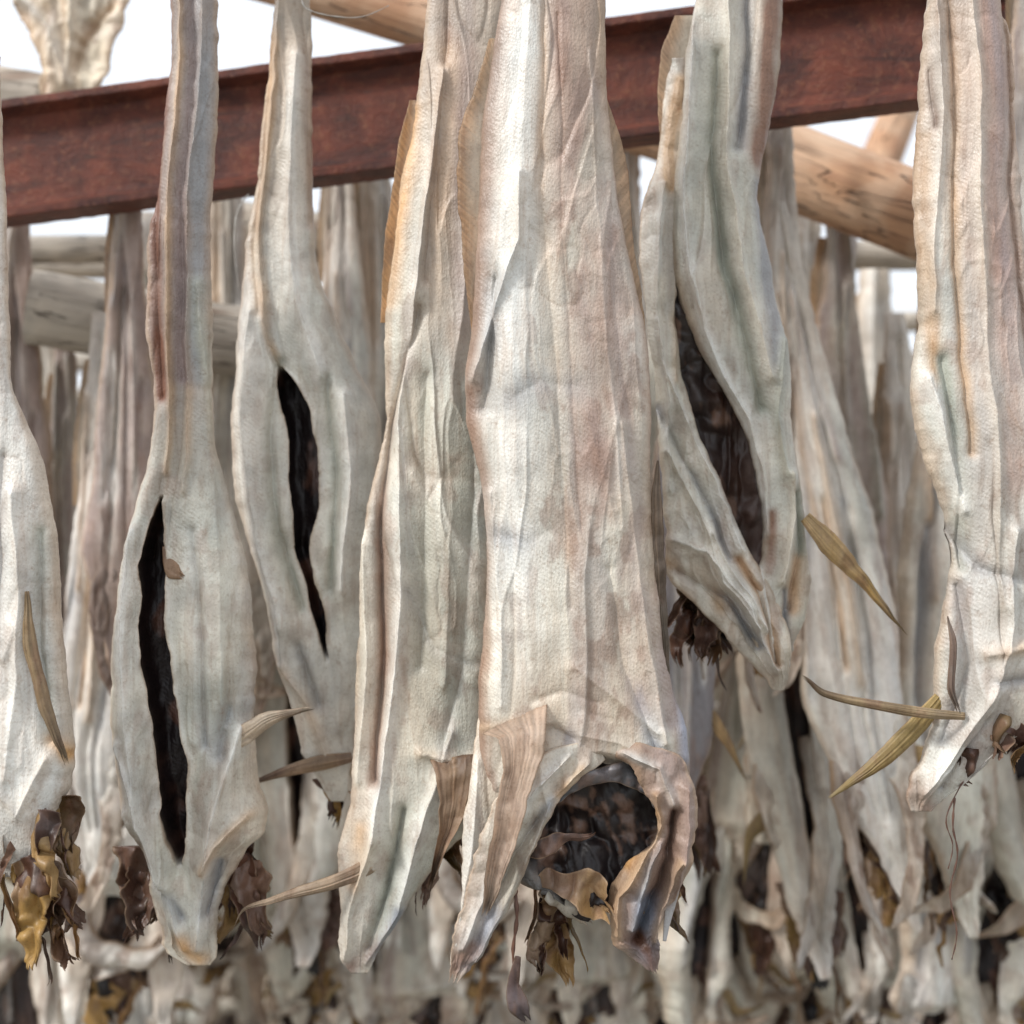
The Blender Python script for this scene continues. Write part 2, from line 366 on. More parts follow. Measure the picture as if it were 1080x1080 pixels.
def rows(L): return [(r[1],r[0],r[2],r[0],r[3] if len(r)>3 else 0) for r in L]
def shreds(cx,cy,w,h,seed,n=7,cols=(YEL,DBR,TAN,BROWN),z=8,wid=None):
    R=random.Random(seed); out=[]
    for i in range(n):
        strip=(i%3==2)
        x=cx+R.uniform(-w/2,w/2)*(.9 if strip else .7); y=cy+R.uniform(-h*.45,.0*h); l=h*(R.uniform(.6,1.05) if strip else R.uniform(.5,.9))
        wd=(wid or w*.35)*(R.uniform(.35,.6) if strip else R.uniform(1.5,2.6))
        zz=z+R.uniform(-10,10); c=cols[i%len(cols)]; ang=R.uniform(-.35,.35); pts=[]
        m=6
        for q in range(m):
            ww=wd*(.75+.45*R.random())*(1-.7*(q/(m-1))**2)
            pts.append((x,y,ww,zz)); ang+=R.uniform(-.4,.4); ang*=.85
            x+=math.sin(ang)*l/(m-1); y+=max(.3,math.cos(ang))*l/(m-1); zz+=R.uniform(-5,5)
        out.append((ribbon(pts),70,30,dict(base=c,second=c*.3,third=DBR,mix2=.95,mix3=.7,seed=seed+i*1.3,crease=.005,lump=.006,edge=7,T=.03,Tmax=.0016,fray=12,curl=R.uniform(-14,14),streak=.15,crump=.015,minT=.0004)))
    return out
def fin(pts,c=TAN,c2=BROWN,seed=1,ribs=9,**kw):
    d=dict(base=c,second=c2,third=DBR,mix2=.55,mix3=.3,seed=seed,crease=.0012,lump=.002,edge=2.2,T=.05,Tmax=.0014,ribs=ribs,minT=.0003,fray=16,curl=4,streak=.2); d.update(kw)
    return (ribbon(pts),80,32,d)
def edgefin(rws,c,seed,serr,**kw):
    d=dict(base=c,second=TAN,third=BROWN,mix2=.6,mix3=.25,seed=seed,crease=.0015,lump=.003,edge=.8,T=.05,Tmax=.0010,minT=.0003,rays=.40,serr=serr*.28,streak=.2); d.update(kw)
    return (rows(rws),320,30,d)

# ================================================================= HERO FISH
heroes=[]
# ---- centre fish, back side view
f=Fish((590,-150),1.20,'broad cream and brown stockfish hung by its tail, neck opening torn')
S=[([(600,-150),(603,150),(618,350),(634,560),(650,740)],26,1.0,PINK,1.0),
   ([(600,0),(606,200),(622,400),(640,600)],9,0,MAUVE*.85,.75),
   ([(630,100),(645,260),(660,420),(672,600),(700,760)],12,-4.0,MAUVE,.85),
   ([(560,0),(548,200),(540,330),(548,520),(560,700)],24,2,PALE,.85),
   ([(575,0),(570,200),(590,420),(600,640)],7,-3,TAN,.5),
   ([(590,20),(592,200),(605,420),(612,560)],3,-1.5,BROWN,.55),([(622,60),(630,220),(646,400),(655,560)],3,1.8,PALE,.35),
   ([(547,190),(545,260),(520,330),(500,400)],7,7,PALE,.4),
   ([(520,300),(515,380),(512,430)],10,-7,GREY,.4),
   ([(655,450),(668,560),(680,680),(700,780)],7,6,CREAM,.3),
   ([(640,600),(655,700),(690,790)],9,-6,BLUE*1.8,.5),
   ([(520,520),(530,640),(525,740)],9,5,PALE,.4),
   ([(545,420),(570,405),(610,410)],16,-2.0,GREY,.7),([(530,560),(560,570),(580,560)],14,-1.5,GREY,.5),
   ([(625,250),(640,330),(640,420)],12,0,BROWN,.6),([(600,80),(615,200)],12,0,BROWN,.6),([(628,480),(636,560)],9,0,BROWN,.7),([(600,540),(604,600)],5,0,BROWN,.6),([(590,0),(600,90)],14,0,BROWN,.5),
   ([(505,765),(540,757),(580,757)],6,2.5,TAN,.6),([(610,770),(650,778),(695,802)],7,3,CREAM,.3),
   ([(583,764),(603,774)],11,-9,BLUE*.6,1.0),([(612,745),(640,755)],12,-3,STEEL*1.3,.6),
   ([(560,735),(590,725),(630,738)],8,-3,GREY,.4),([(600,700),(650,735),(690,770)],7,4,CREAM,.4),
   ([(620,440),(640,520),(650,560)],10,2,BROWN,.5),([(650,250),(665,330)],8,-2,BROWN,.7),
   ([(700,600),(712,700),(722,800)],9,2,BLUE*1.8,.6)]
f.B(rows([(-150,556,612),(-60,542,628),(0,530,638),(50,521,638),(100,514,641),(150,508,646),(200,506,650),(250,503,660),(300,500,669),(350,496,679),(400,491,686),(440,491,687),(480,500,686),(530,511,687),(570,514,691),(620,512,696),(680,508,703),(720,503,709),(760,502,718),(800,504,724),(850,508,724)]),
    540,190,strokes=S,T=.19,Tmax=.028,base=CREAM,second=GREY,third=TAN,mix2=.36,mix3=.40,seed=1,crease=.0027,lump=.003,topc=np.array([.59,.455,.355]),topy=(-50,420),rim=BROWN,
    bot=(770,[(500,880),(520,874),(542,858),(556,842),(572,836),(590,812),(604,816),(618,800),(650,806),(668,812),(686,808),(702,838),(712,872),(726,890)]),streak=.42)
f.B(ribbon([(630,786,24,-20),(596,798,38,-28),(558,836,50,-30),(530,893,52,-26),(510,945,46,-22),(493,985,36,-16),(479,1028,10,-12)]),200,68,
    strokes=[([(600,794),(552,838),(518,920),(490,990)],7,8,PALE,.8),([(620,800),(582,838),(553,900),(530,950),(502,1003)],5,9,CREAM,.6),([(590,828),(544,890),(515,950)],7,-9,GREY,.7),([(612,806),(590,832)],6,0,ORANGE,.7),([(525,950),(492,1010)],9,0,BLUE*1.2,.8),([(498,990),(477,1022)],10,0,BROWN,.9)],
    base=CREAM,second=TAN,third=BROWN,mix2=.4,mix3=.4,seed=21,crease=.0035,lump=.004,T=.10,Tmax=.008,edge=3.5,fray=14,crump=.004)
f.B(ribbon([(520,740,20,2),(518,790,38,-4),(515,830,42,-12),(508,880,38,-14),(502,930,28,-14),(490,980,18,-12),(480,1015,8,-10)]),130,40,
    strokes=[([(503,800),(498,900),(483,990)],7,5,PALE,.6)],base=CREAM,second=GREY,third=TAN,mix2=.4,mix3=.4,seed=27,crease=.003,lump=.004,T=.14,Tmax=.010,edge=2.5)
f.B(ribbon([(640,786,10,-20),(668,790,26,-28),(696,806,44,-32),(710,842,44,-32),(704,884,46,-26),(688,920,58,-16),(674,952,58,-10),(672,984,44,-6),(684,1006,26,-4),(689,1024,6,-4)]),240,76,
    strokes=[([(655,786),(690,800),(708,840)],5,7,PALE,.6),([(690,828),(694,862),(672,905),(652,940),(650,984)],5,11,TAN,.8),([(722,825),(724,870),(706,940),(694,1000)],6,8,MAUVE,.6),([(710,850),(702,900),(677,960),(670,990)],7,-13,DBR,.85),([(692,885),(674,930),(664,975)],4,9,GREY,.6),([(680,950),(682,1005)],16,0,BLUE,.8),([(672,990),(688,1016)],9,0,DBR,.9),([(690,850),(660,905)],6,0,ORANGE*.9,.6),([(712,900),(692,950),(686,990)],4,9,TAN,.6)],
    base=np.array([.38,.27,.205]),second=MAUVE*.85,third=ORANGE*.6,mix2=.7,mix3=.45,seed=22,crease=.0075,lump=.006,T=.10,Tmax=.007,edge=4,fray=10,curl=12,crump=.006)
f.B(ribbon([(690,780,50,0),(708,840,36,-8),(714,890,22,-10),(707,945,12,-8),(700,990,4,-6)]),100,36,base=GREY*1.2,second=MAUVE,third=CREAM,mix2=.5,mix3=.4,seed=28,crease=.004,lump=.004,T=.14,Tmax=.01,edge=2.5)
f.part('throat_cavity',[(rows([(780,540,714,0),(840,536,708,16),(880,530,700,20),(920,548,684,12),(955,590,655,4)]),90,80,dict(base=DARK*.7,second=DARK*1.6,third=DARK,mix2=.5,mix3=.5,seed=31,crease=.010,lump=.010,T=.05,Tmax=.004,edge=6,fray=30,crump=.010,streak=0)),
     (ribbon([(574,846,10,-12),(600,826,22,-18),(640,812,24,-20),(680,826,16,-18),(692,846,6,-14)]),70,30,dict(base=STEEL*.55,second=DARK,third=DBR,mix2=.6,mix3=.5,seed=33,crease=.006,lump=.006,T=.06,Tmax=.002,edge=6,fray=14,curl=8,crump=.012)),
     (ribbon([(545,902,10,-10),(570,890,20,-13),(596,876,16,-12),(618,874,6,-10)]),60,30,dict(base=DBR*.6,second=DARK,third=BROWN,mix2=.8,mix3=.5,seed=34,crease=.006,lump=.006,T=.06,Tmax=.002,edge=6,fray=14,crump=.014))],LINING,'black dried throat opening')
f.part('throat_flesh',[(ribbon([(566,928,8,-4),(586,922,20,-12),(612,928,34,-16),(634,944,34,-10),(644,960,10,-6)]),90,40,dict(base=YEL*1.25,second=TAN,third=DBR,mix2=.7,mix3=.6,seed=35,crease=.005,lump=.008,T=.05,Tmax=.002,edge=5,fray=14,curl=-12,crump=.014)),
     (ribbon([(575,940,16,2),(602,954,26,-4),(622,978,10,-4)]),60,30,dict(base=CREAM,second=YEL,third=BROWN,mix2=.7,mix3=.6,seed=39,crease=.005,lump=.008,T=.05,Tmax=.002,edge=5,fray=12,curl=12,crump=.012))]
     +shreds(590,970,80,90,36,8,cols=(YEL,DBR,TAN,DBR,YEL*1.1),z=16,wid=11)+shreds(708,935,34,100,37,5,cols=(YEL,TAN,DBR),z=18,wid=12),FLESH,'yellow brown torn flesh')
f.part('pectoral_fin',[fin([(543,753,74,-24),(550,768,50,-38),(546,800,36,-44),(538,840,31,-46),(528,885,25,-44),(518,925,14,-40),(512,945,4,-38)],np.array([.76,.59,.45]),CREAM,41,22,edge=3,Tmax=.004,curl=-8,fray=14,lump=.003,crump=.003,ribc=.26)],FIN)
f.part('dorsal_fin',[edgefin([(40,516,534,2),(90,502,536,4),(140,484,532,4),(190,482,530,4),(240,486,526,4),(300,492,518,4),(350,497,510,3)],ORANGE,42,7)],FIN,'orange dried fin edge')
f.part('anal_fin',[edgefin([(105,622,642,3),(150,626,656,4),(200,628,665,4),(250,636,669,4),(310,650,678,4),(380,668,684,3)],TAN,44,-5)],FIN)
f.part('belly_fin',[fin([(694,485,4,-2),(691,530,12,-8),(694,590,14,-8),(698,650,12,-8),(703,730,3,-6)],np.array([.24,.19,.14]),TAN*.6,45,5,edge=4,crump=.003)],FIN)
f.strand('sinew_strand',[(543,930,-20),(545,960,-22),(541,1000,-20),(547,1035,-22)],.0020,SINEW)
f.part('flesh_scrap',[(ribbon([(545,1000,6,-20),(541,1025,12,-20),(547,1048,20,-22),(556,1066,8,-20)]),40,16,dict(base=DBR,second=BLUE*.5,third=DARK,mix2=.7,mix3=.5,seed=47,crease=.004,lump=.008,T=.2,Tmax=.004,edge=4,fray=8,crump=.005))],FLESH)
heroes.append(f)

# ---- fish beside centre, side view
f=Fish((500,-150),1.275,'greenish grey stockfish hung by its tail, seen from the side')
S=[([(470,80),(455,200),(438,330),(425,440),(426,600),(415,760),(395,880)],7,9,PALE,.7),
   ([(442,330),(412,470),(404,560),(405,700),(398,820)],7,-11,BROWN,.5),
   ([(480,-100),(470,100),(450,300)],8,-5,BROWN,.6),([(440,120),(425,240),(412,320)],11,0,ORANGE,.55),
   ([(500,250),(480,400),(475,560),(470,720)],11,6,CREAM,.5),([(455,400),(450,560),(445,700)],9,-6,GREEN*.85,.7),
   ([(505,440),(495,560),(488,700),(470,800)],8,-6,GREY,.6),([(475,60),(470,200),(460,360)],16,0,TAN,.6),([(495,0),(490,200),(488,380)],12,0,MAUVE,.6),
   ([(450,790),(490,800),(510,790)],7,7,TAN,.7),([(395,880),(370,950),(365,1010)],8,9,CREAM,.6),
   ([(430,850),(410,930),(390,1000)],8,-9,GREEN*.8,.7),([(480,770),(450,860),(420,960),(388,1015)],7,8,PALE,.5),
   ([(400,1000),(372,1022)],10,0,DBR,.9),([(385,560),(388,700),(380,820)],8,6,CREAM,.6),([(380,870),(372,930)],10,1,ORANGE,.5),([(420,960),(400,1010)],8,0,STEEL,.8),
   ([(430,620),(460,680),(500,700)],7,-4,GREY,.4),([(440,500),(470,560)],7,4,CREAM,.3)]
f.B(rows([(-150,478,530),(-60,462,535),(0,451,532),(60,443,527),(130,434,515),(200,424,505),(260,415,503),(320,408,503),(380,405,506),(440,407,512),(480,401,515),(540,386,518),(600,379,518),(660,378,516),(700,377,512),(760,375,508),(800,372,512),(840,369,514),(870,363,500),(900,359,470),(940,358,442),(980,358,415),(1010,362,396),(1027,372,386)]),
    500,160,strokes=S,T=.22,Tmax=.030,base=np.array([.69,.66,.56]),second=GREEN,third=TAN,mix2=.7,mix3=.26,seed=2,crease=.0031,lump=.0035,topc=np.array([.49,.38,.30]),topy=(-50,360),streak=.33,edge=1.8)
f.part('pectoral_fin',[fin([(478,792,56,-26),(480,812,42,-36),(477,845,28,-38),(468,880,14,-34),(455,925,3,-30)],np.array([.55,.37,.23]),BROWN,51,14,Tmax=.003,curl=-8,crump=.004)],FIN)
f.part('belly_fin',[fin([(400,902,18,-18),(370,918,16,-24),(330,930,12,-28),(290,942,7,-28),(262,952,3,-26),(250,975,2,-26)],np.array([.76,.60,.42]),TAN,52,7,crump=.002)],FIN)
f.part('dorsal_fin',[edgefin([(105,432,454,2),(160,418,452,3),(220,410,444,3),(280,404,434,3),(340,402,424,3)],ORANGE*.95,53,5)],FIN)
f.part('throat_flesh',shreds(460,895,64,95,54,8,cols=(DBR,YEL,BROWN,DARK,TAN),z=16,wid=13),FLESH)
heroes.append(f)

# ---- slit fish 2
f=Fish((205,-150),1.28,'grey brown stockfish hung by its tail with long dark belly slit')
S=[([(222,-100),(212,100),(205,300),(200,440),(205,520)],4,6,TAN,.5),([(176,-100),(170,150),(168,300),(172,420)],8,-4,DBR*1.6,.95),
   ([(195,-100),(188,150),(183,320),(181,500)],4,6,TAN,.7),([(205,0),(200,200),(195,400)],8,-3,MAUVE*.8,.9),([(215,-50),(216,200),(212,400)],10,0,GREY*.8,.85),
   ([(215,300),(225,450),(240,600),(245,760)],9,5,GREEN,.7),([(150,560),(140,650),(145,760),(160,860)],8,7,PALE,.7),
   ([(215,560),(220,680),(225,780)],8,-8,GREY,.6),([(240,480),(262,600),(262,740)],14,-2,GREY,.8),
   ([(135,780),(160,850),(180,930),(200,1000)],6,11,PALE,.7),([(262,760),(240,840),(225,920),(212,1000)],7,11,PALE,.7),
   ([(272,850),(240,880),(222,910)],6,9,TAN,.6),([(140,850),(160,890),(185,930)],6,8,CREAM,.5),([(150,900),(180,935),(195,965)],6,-9,GREY,.7),([(238,900),(222,960)],6,-9,GREY,.7),
   ([(195,990),(212,1015)],10,0,ORANGE,.8),([(158,880),(163,900)],7,-3,DBR,.9),([(248,740),(240,790)],9,-9,GREY,.7)]
f.B(rows([(-150,192,224),(-60,187,228),(0,183,229),(100,176,229),(200,166,226),(270,158,225),(350,158,225),(420,162,227),(470,158,231),(520,146,241),(570,133,256),(620,126,266),(690,120,270),(760,122,271),(800,126,271),(830,131,272),(858,133,281),(876,142,279),(895,151,262),(920,157,249),(950,165,240),(975,173,235),(1002,180,230),(1018,200,220)]),
    500,160,strokes=S,slit=[(520,176,177),(560,166,182),(600,158,184),(650,156,184),(700,162,189),(750,171,197),(800,176,206),(850,177,207),(880,186,203),(908,192,194)],
    T=.22,Tmax=.030,base=np.array([.71,.675,.585]),second=GREEN,third=TAN,mix2=.65,mix3=.26,seed=3,crease=.003,lump=.004,topc=np.array([.31,.25,.215]),topy=(220,660),edge=2.2,fan=.8)
f.part('pectoral_fin',[fin([(232,792,18,-20),(262,770,20,-28),(295,750,13,-30),(325,744,3,-30)],np.array([.70,.58,.44]),TAN,61,8,crump=.003)],FIN)
f.part('throat_flesh',shreds(150,945,34,110,62,7,cols=(BROWN*1.3,DBR,BROWN,YEL*.9),z=14,wid=16)+shreds(252,940,36,115,63,8,cols=(DBR*1.5,BROWN*1.2,DBR,YEL*.9),z=14,wid=16),FLESH)
f.part('skin_curl',[(ribbon([(180,575,6,-20),(186,590,14,-26),(192,602,16,-30),(200,606,5,-32)]),30,14,dict(base=TAN,second=BROWN,third=DBR,seed=65,T=.05,Tmax=.0015,fray=8))],FIN)
heroes.append(f)

# ---- slit fish 3
f=Fish((307,-150),1.37,'pale cream stockfish hung by its tail with dark open belly')
S=[([(300,-50),(290,120),(280,240),(285,340),(300,390)],4,7,TAN,.8),([(292,0),(280,160),(272,260),(278,330)],6,-4,ORANGE,.6),
   ([(315,60),(310,220),(320,320),(345,400)],8,6,PALE,.7),([(270,330),(262,450),(280,580),(300,660)],9,8,PALE,.7),
   ([(300,380),(290,460),(300,560),(320,640)],7,-7,GREEN,.6),([(370,420),(375,520),(365,620)],9,8,PALE,.7),([(350,400),(360,520),(352,620)],7,-7,GREEN,.6),
   ([(300,700),(330,740),(350,800)],7,7,TAN,.5),([(320,680),(340,740)],7,-8,GREY,.6),([(298,650),(304,700)],6,5,PALE,.3),([(322,10),(327,120),(330,240)],5,-3,BROWN,.7)]
f.B(rows([(-150,294,322),(-60,290,325),(0,288,326),(60,285,328),(130,278,329),(200,270,331),(260,262,333),(300,258,340),(350,253,360),(400,248,384),(450,244,404),(500,246,406),(560,258,402),(620,276,396),(680,290,390),(730,304,384),(780,316,376),(820,334,372),(845,350,366)]),
    440,150,strokes=S,slit=[(388,298,301),(410,298,322),(440,303,337),(480,309,340),(530,315,339),(580,317,331),(620,330,339),(660,338,347),(702,350,353)],
    T=.22,Tmax=.030,base=np.array([.81,.77,.68]),second=GREEN*1.15,third=TAN,mix2=.42,mix3=.2,seed=4,crease=.003,lump=.004,topc=np.array([.60,.49,.38]),topy=(-50,330),streak=.22,edge=1.8)
f.part('pectoral_fin',[fin([(374,795,10,-20),(345,800,16,-22),(310,808,12,-24),(270,822,3,-22)],np.array([.46,.32,.2]),BROWN,71,7)],FIN)
f.part('throat_flesh',shreds(352,830,26,60,72,3,z=12,wid=10),FLESH)
heroes.append(f)

# ---- left edge fish
f=Fish((-20,60),1.17,'whitish stockfish with yellow shredded flesh at its neck end')
S=[([(20,520),(30,620),(28,720),(20,820)],9,6,PALE,.6),([(45,560),(48,680),(60,780)],8,-6,GREEN,.6),([(5,480),(8,600),(0,720)],8,-6,GREY,.5),([(0,820),(30,860),(60,800)],7,6,TAN,.5),
   ([(-2,640),(0,700)],6,-8,DBR,.8),([(62,780),(76,795)],9,0,ORANGE,.8)]
f.B(rows([(60,-40,0),(200,-44,4),(330,-50,9),(400,-56,13),(440,-62,25),(480,-70,40),(540,-78,54),(600,-84,62),(660,-86,66),(720,-84,72),(780,-76,79),(820,-60,76),(860,-46,60),(895,-30,42),(925,-14,18)]),
    400,140,strokes=S,T=.2,Tmax=.03,base=PALE*.96,second=GREEN,third=TAN,mix2=.40,mix3=.2,seed=5,crease=.003,lump=.004,topc=np.array([.52,.42,.34]),topy=(100,420),streak=.2,edge=1.8)
f.part('pectoral_fin',[fin([(38,622,4,-24),(42,660,12,-27),(52,710,14,-30),(64,755,13,-30),(77,792,5,-28)],np.array([.46,.34,.19]),OLIVE,81,7,crump=.002)],FIN)
f.part('throat_flesh',shreds(36,905,56,135,82,16,cols=(YEL*1.2,DBR,ORANGE*.8,YEL,BROWN),z=-4,wid=17)+shreds(60,860,24,80,83,4,cols=(DBR,YEL),z=-8,wid=12),FLESH,'yellow shredded dried flesh')
heroes.append(f)

# ---- right-centre slit fish
f=Fish((785,-150),1.31,'cream stockfish with wide open dark belly and pointed collar')
SR=[([(737,-60),(724,80),(716,200),(720,290),(737,350),(764,400),(790,445),(802,500),(806,560)],6,9,PALE,.8),
   ([(752,60),(748,180),(760,280),(783,360),(806,430)],9,-8,GREEN,.7),([(770,-80),(762,60),(762,180),(780,300),(812,400)],7,7,CREAM,.5),
   ([(790,-80),(785,60),(776,160)],8,-8,GREY,.7),([(815,0),(806,90),(799,170)],13,0,BROWN,.85),([(800,200),(805,300),(818,380)],10,0,GREY,.7),
   ([(800,600),(808,650),(818,715)],5,9,PALE,.8),([(838,520),(842,580),(830,640)],7,-9,GREEN,.7),([(832,500),(834,540),(822,610)],6,10,CREAM,.6),
   ([(825,360),(820,440),(828,500)],8,6,GREEN,.5),([(838,590),(834,640)],8,0,TAN,.7),([(812,540),(810,600)],6,0,BROWN,.6),([(785,630),(800,690)],5,8,TAN,.5),([(826,620),(828,700)],5,-8,GREY,.6)]
f.B(rows([(-150,764,812),(-60,748,824),(0,733,827),(30,728,826),(60,723,825),(100,720,819),(140,716,811),(175,712,804),(210,708,800),(260,708,806),(290,711,813),(320,718,819),(350,731,828),(380,746,833),(410,764,835),(440,780,834),(470,791,837),(500,797,841),(550,803,847),(585,802,850),(610,788,851),(640,768,849),(670,776,843),(695,794,838),(712,806,832),(724,814,824)]),
    480,130,strokes=SR,T=.24,Tmax=.026,base=np.array([.71,.68,.59]),second=GREEN,third=TAN,mix2=.58,mix3=.26,seed=6,crease=.0031,lump=.004,topc=np.array([.55,.48,.39]),topy=(-100,200),edge=1.8,fan=.75)
SL=[([(700,200),(690,290),(692,380),(715,440),(752,510),(778,580)],6,8,PALE,.7),([(694,300),(690,400),(704,500)],9,0,CREAM,.6),
   ([(690,430),(715,480),(745,530),(765,590)],6,-9,GREY,.7),([(700,480),(735,540),(755,610),(790,660)],5,11,CREAM,.6),
   ([(705,570),(740,580),(780,640),(812,705)],5,11,PALE,.6),([(715,600),(760,630),(795,680)],6,-11,GREY,.8),([(703,590),(735,602),(752,640)],8,1,ORANGE*.7,.8),
   ([(712,90),(704,140),(706,200)],8,1,TAN,.8),([(775,590),(795,630),(815,700)],5,-9,TAN,.7),([(718,290),(706,340),(710,400)],5,3,TAN,.4),([(745,560),(770,610),(800,665)],4,10,PALE,.6),([(690,340),(700,430),(705,520)],5,7,PALE,.4)]
f.B(rows([(60,704,724,6),(100,700,722,4),(140,698,720,2),(175,691,718,0),(210,680,716,-2),(260,675,713,-2),(300,677,711,-2),(340,681,712,-2),(380,686,716,-2),(420,690,724,-2),(450,692,733,-2),(480,694,746,-3),(510,698,760,-4),(540,700,771,-5),(570,701,784,-6),(600,703,800,-8),(630,724,818,-10),(655,748,828,-11),(685,776,834,-11),(710,800,833,-10),(726,812,826,-9)]),
    420,130,strokes=SL,T=.22,Tmax=.02,base=np.array([.77,.735,.64]),second=GREEN,third=TAN,mix2=.45,mix3=.28,seed=66,crease=.0033,lump=.004,edge=2,fan=.5,crump=.004)
f.part('belly_lining',[(rows([(265,700,722,4),(320,694,740,12),(400,698,785,18),(480,720,815,18),(560,745,820,14),(600,770,815,6),(625,785,812,0)]),200,90,dict(base=DARK*1.1,second=DBR*.8,third=DARK,mix2=.6,mix3=.5,seed=67,crease=.009,lump=.010,T=.06,Tmax=.005,edge=3,crump=.010))],LINING,'dark wrinkled belly lining')
f.part('dorsal_fin',[edgefin([(15,712,736,3),(50,700,732,4),(95,694,728,5),(140,696,726,5),(185,696,720,4)],TAN,91,6)],FIN)
f.part('pectoral_fin',[fin([(846,545,14,-14),(868,572,24,-20),(895,600,18,-22),(920,630,10,-22),(944,661,2,-22)],np.array([.48,.33,.13]),OLIVE,92,9,edge=3,crump=.003)],FIN)
f.part('throat_flesh',shreds(738,645,50,95,93,12,cols=(DBR,BROWN,DARK,DBR*1.4,YEL*.8),z=12,wid=16),FLESH,'dark brown dried flesh')
heroes.append(f)

# ---- right edge fish
f=Fish((1030,-150),1.19,'large cream stockfish with brown ribbed back, fins spread')
S=[([(985,-50),(985,80),(985,200),(980,330)],6,7,PALE,.6),([(976,80),(980,140)],4,-4,DBR,.8),([(1000,-50),(1000,150),(1005,320),(1015,480)],6,-6,TAN,.6),
   ([(1035,-50),(1040,150),(1048,350),(1060,500)],22,0,PINK,.9),([(1020,-50),(1025,200),(1035,420),(1050,640)],8,5,CREAM,.5),([(1045,-50),(1050,200),(1062,400)],8,0,MAUVE,.8),
   ([(970,150),(975,260),(978,340),(982,400)],8,-2,ORANGE*.8,.6),([(990,380),(1000,480),(1015,600)],9,-9,GREEN,.7),([(975,400),(990,470),(1010,540)],7,8,PALE,.6),
   ([(1060,560),(1055,660),(1040,720),(1000,790),(970,835)],8,9,PALE,.6),([(1010,620),(1015,700),(990,780)],8,-8,GREY,.6),([(1030,690),(1080,680)],8,7,TAN,.6),([(1040,720),(1080,715)],7,-8,GREY,.7),
   ([(958,830),(975,854)],14,0,BROWN,.9),([(1060,-50),(1064,200),(1080,400)],7,-7,BROWN,.6),([(1000,560),(1030,600),(1060,610)],8,-6,GREY,.6),([(1030,760),(990,830)],6,-7,GREY,.6)]
f.B(rows([(-150,1000,1048),(-60,984,1056),(0,976,1062),(60,969,1066),(150,965,1072),(250,966,1080),(330,966,1092),(400,963,1106),(450,966,1116),(500,980,1122),(550,996,1124),(590,1003,1126),(640,996,1128),(690,988,1128),(730,985,1120),(760,980,1090),(790,971,1056),(820,956,1026),(842,952,1000),(856,962,984)]),
    450,160,strokes=S,T=.2,Tmax=.030,base=PALE*.95,second=GREEN,third=TAN,mix2=.45,mix3=.30,seed=7,crease=.0032,lump=.004,topc=np.array([.61,.48,.38]),topy=(-50,420),edge=2.2,fan=.7,streak=.33)
f.part('pectoral_fin',[fin([(1010,752,8,-20),(970,748,11,-26),(920,740,10,-28),(865,728,7,-28),(845,713,2,-28)],np.array([.42,.32,.19]),DBR,101,5)],FIN)
f.part('belly_fin',[fin([(990,735,14,-8),(965,762,20,-12),(930,795,18,-12),(900,820,10,-10),(878,836,2,-10)],np.array([.46,.34,.14]),OLIVE,102,8,crump=.002)],FIN)
f.part('gill_spine',[fin([(992,648,2,-20),(998,680,8,-22),(996,720,8,-22),(1004,745,3,-20)],np.array([.3,.25,.2]),DBR,103,3)],FIN)
f.part('throat_flesh',shreds(1060,775,50,50,104,5,cols=(YEL,DBR,YEL,BROWN),z=-10,wid=10)+shreds(1010,800,30,40,105,3,cols=(DBR,BROWN),z=-4,wid=8),FLESH)
f.strand('sinew_strand',[(1005,840,-5),(1002,870,-8),(1008,900,-5),(1000,940,-5),(1006,980,-8),(1002,1010,-5)],.0009,SINEW)
f.strand('sinew_strand',[(1015,820,-5),(995,860,-8),(1003,890,-5),(998,915,-5)],.0007,SINEW)
heroes.append(f)
for f in heroes: f.make()

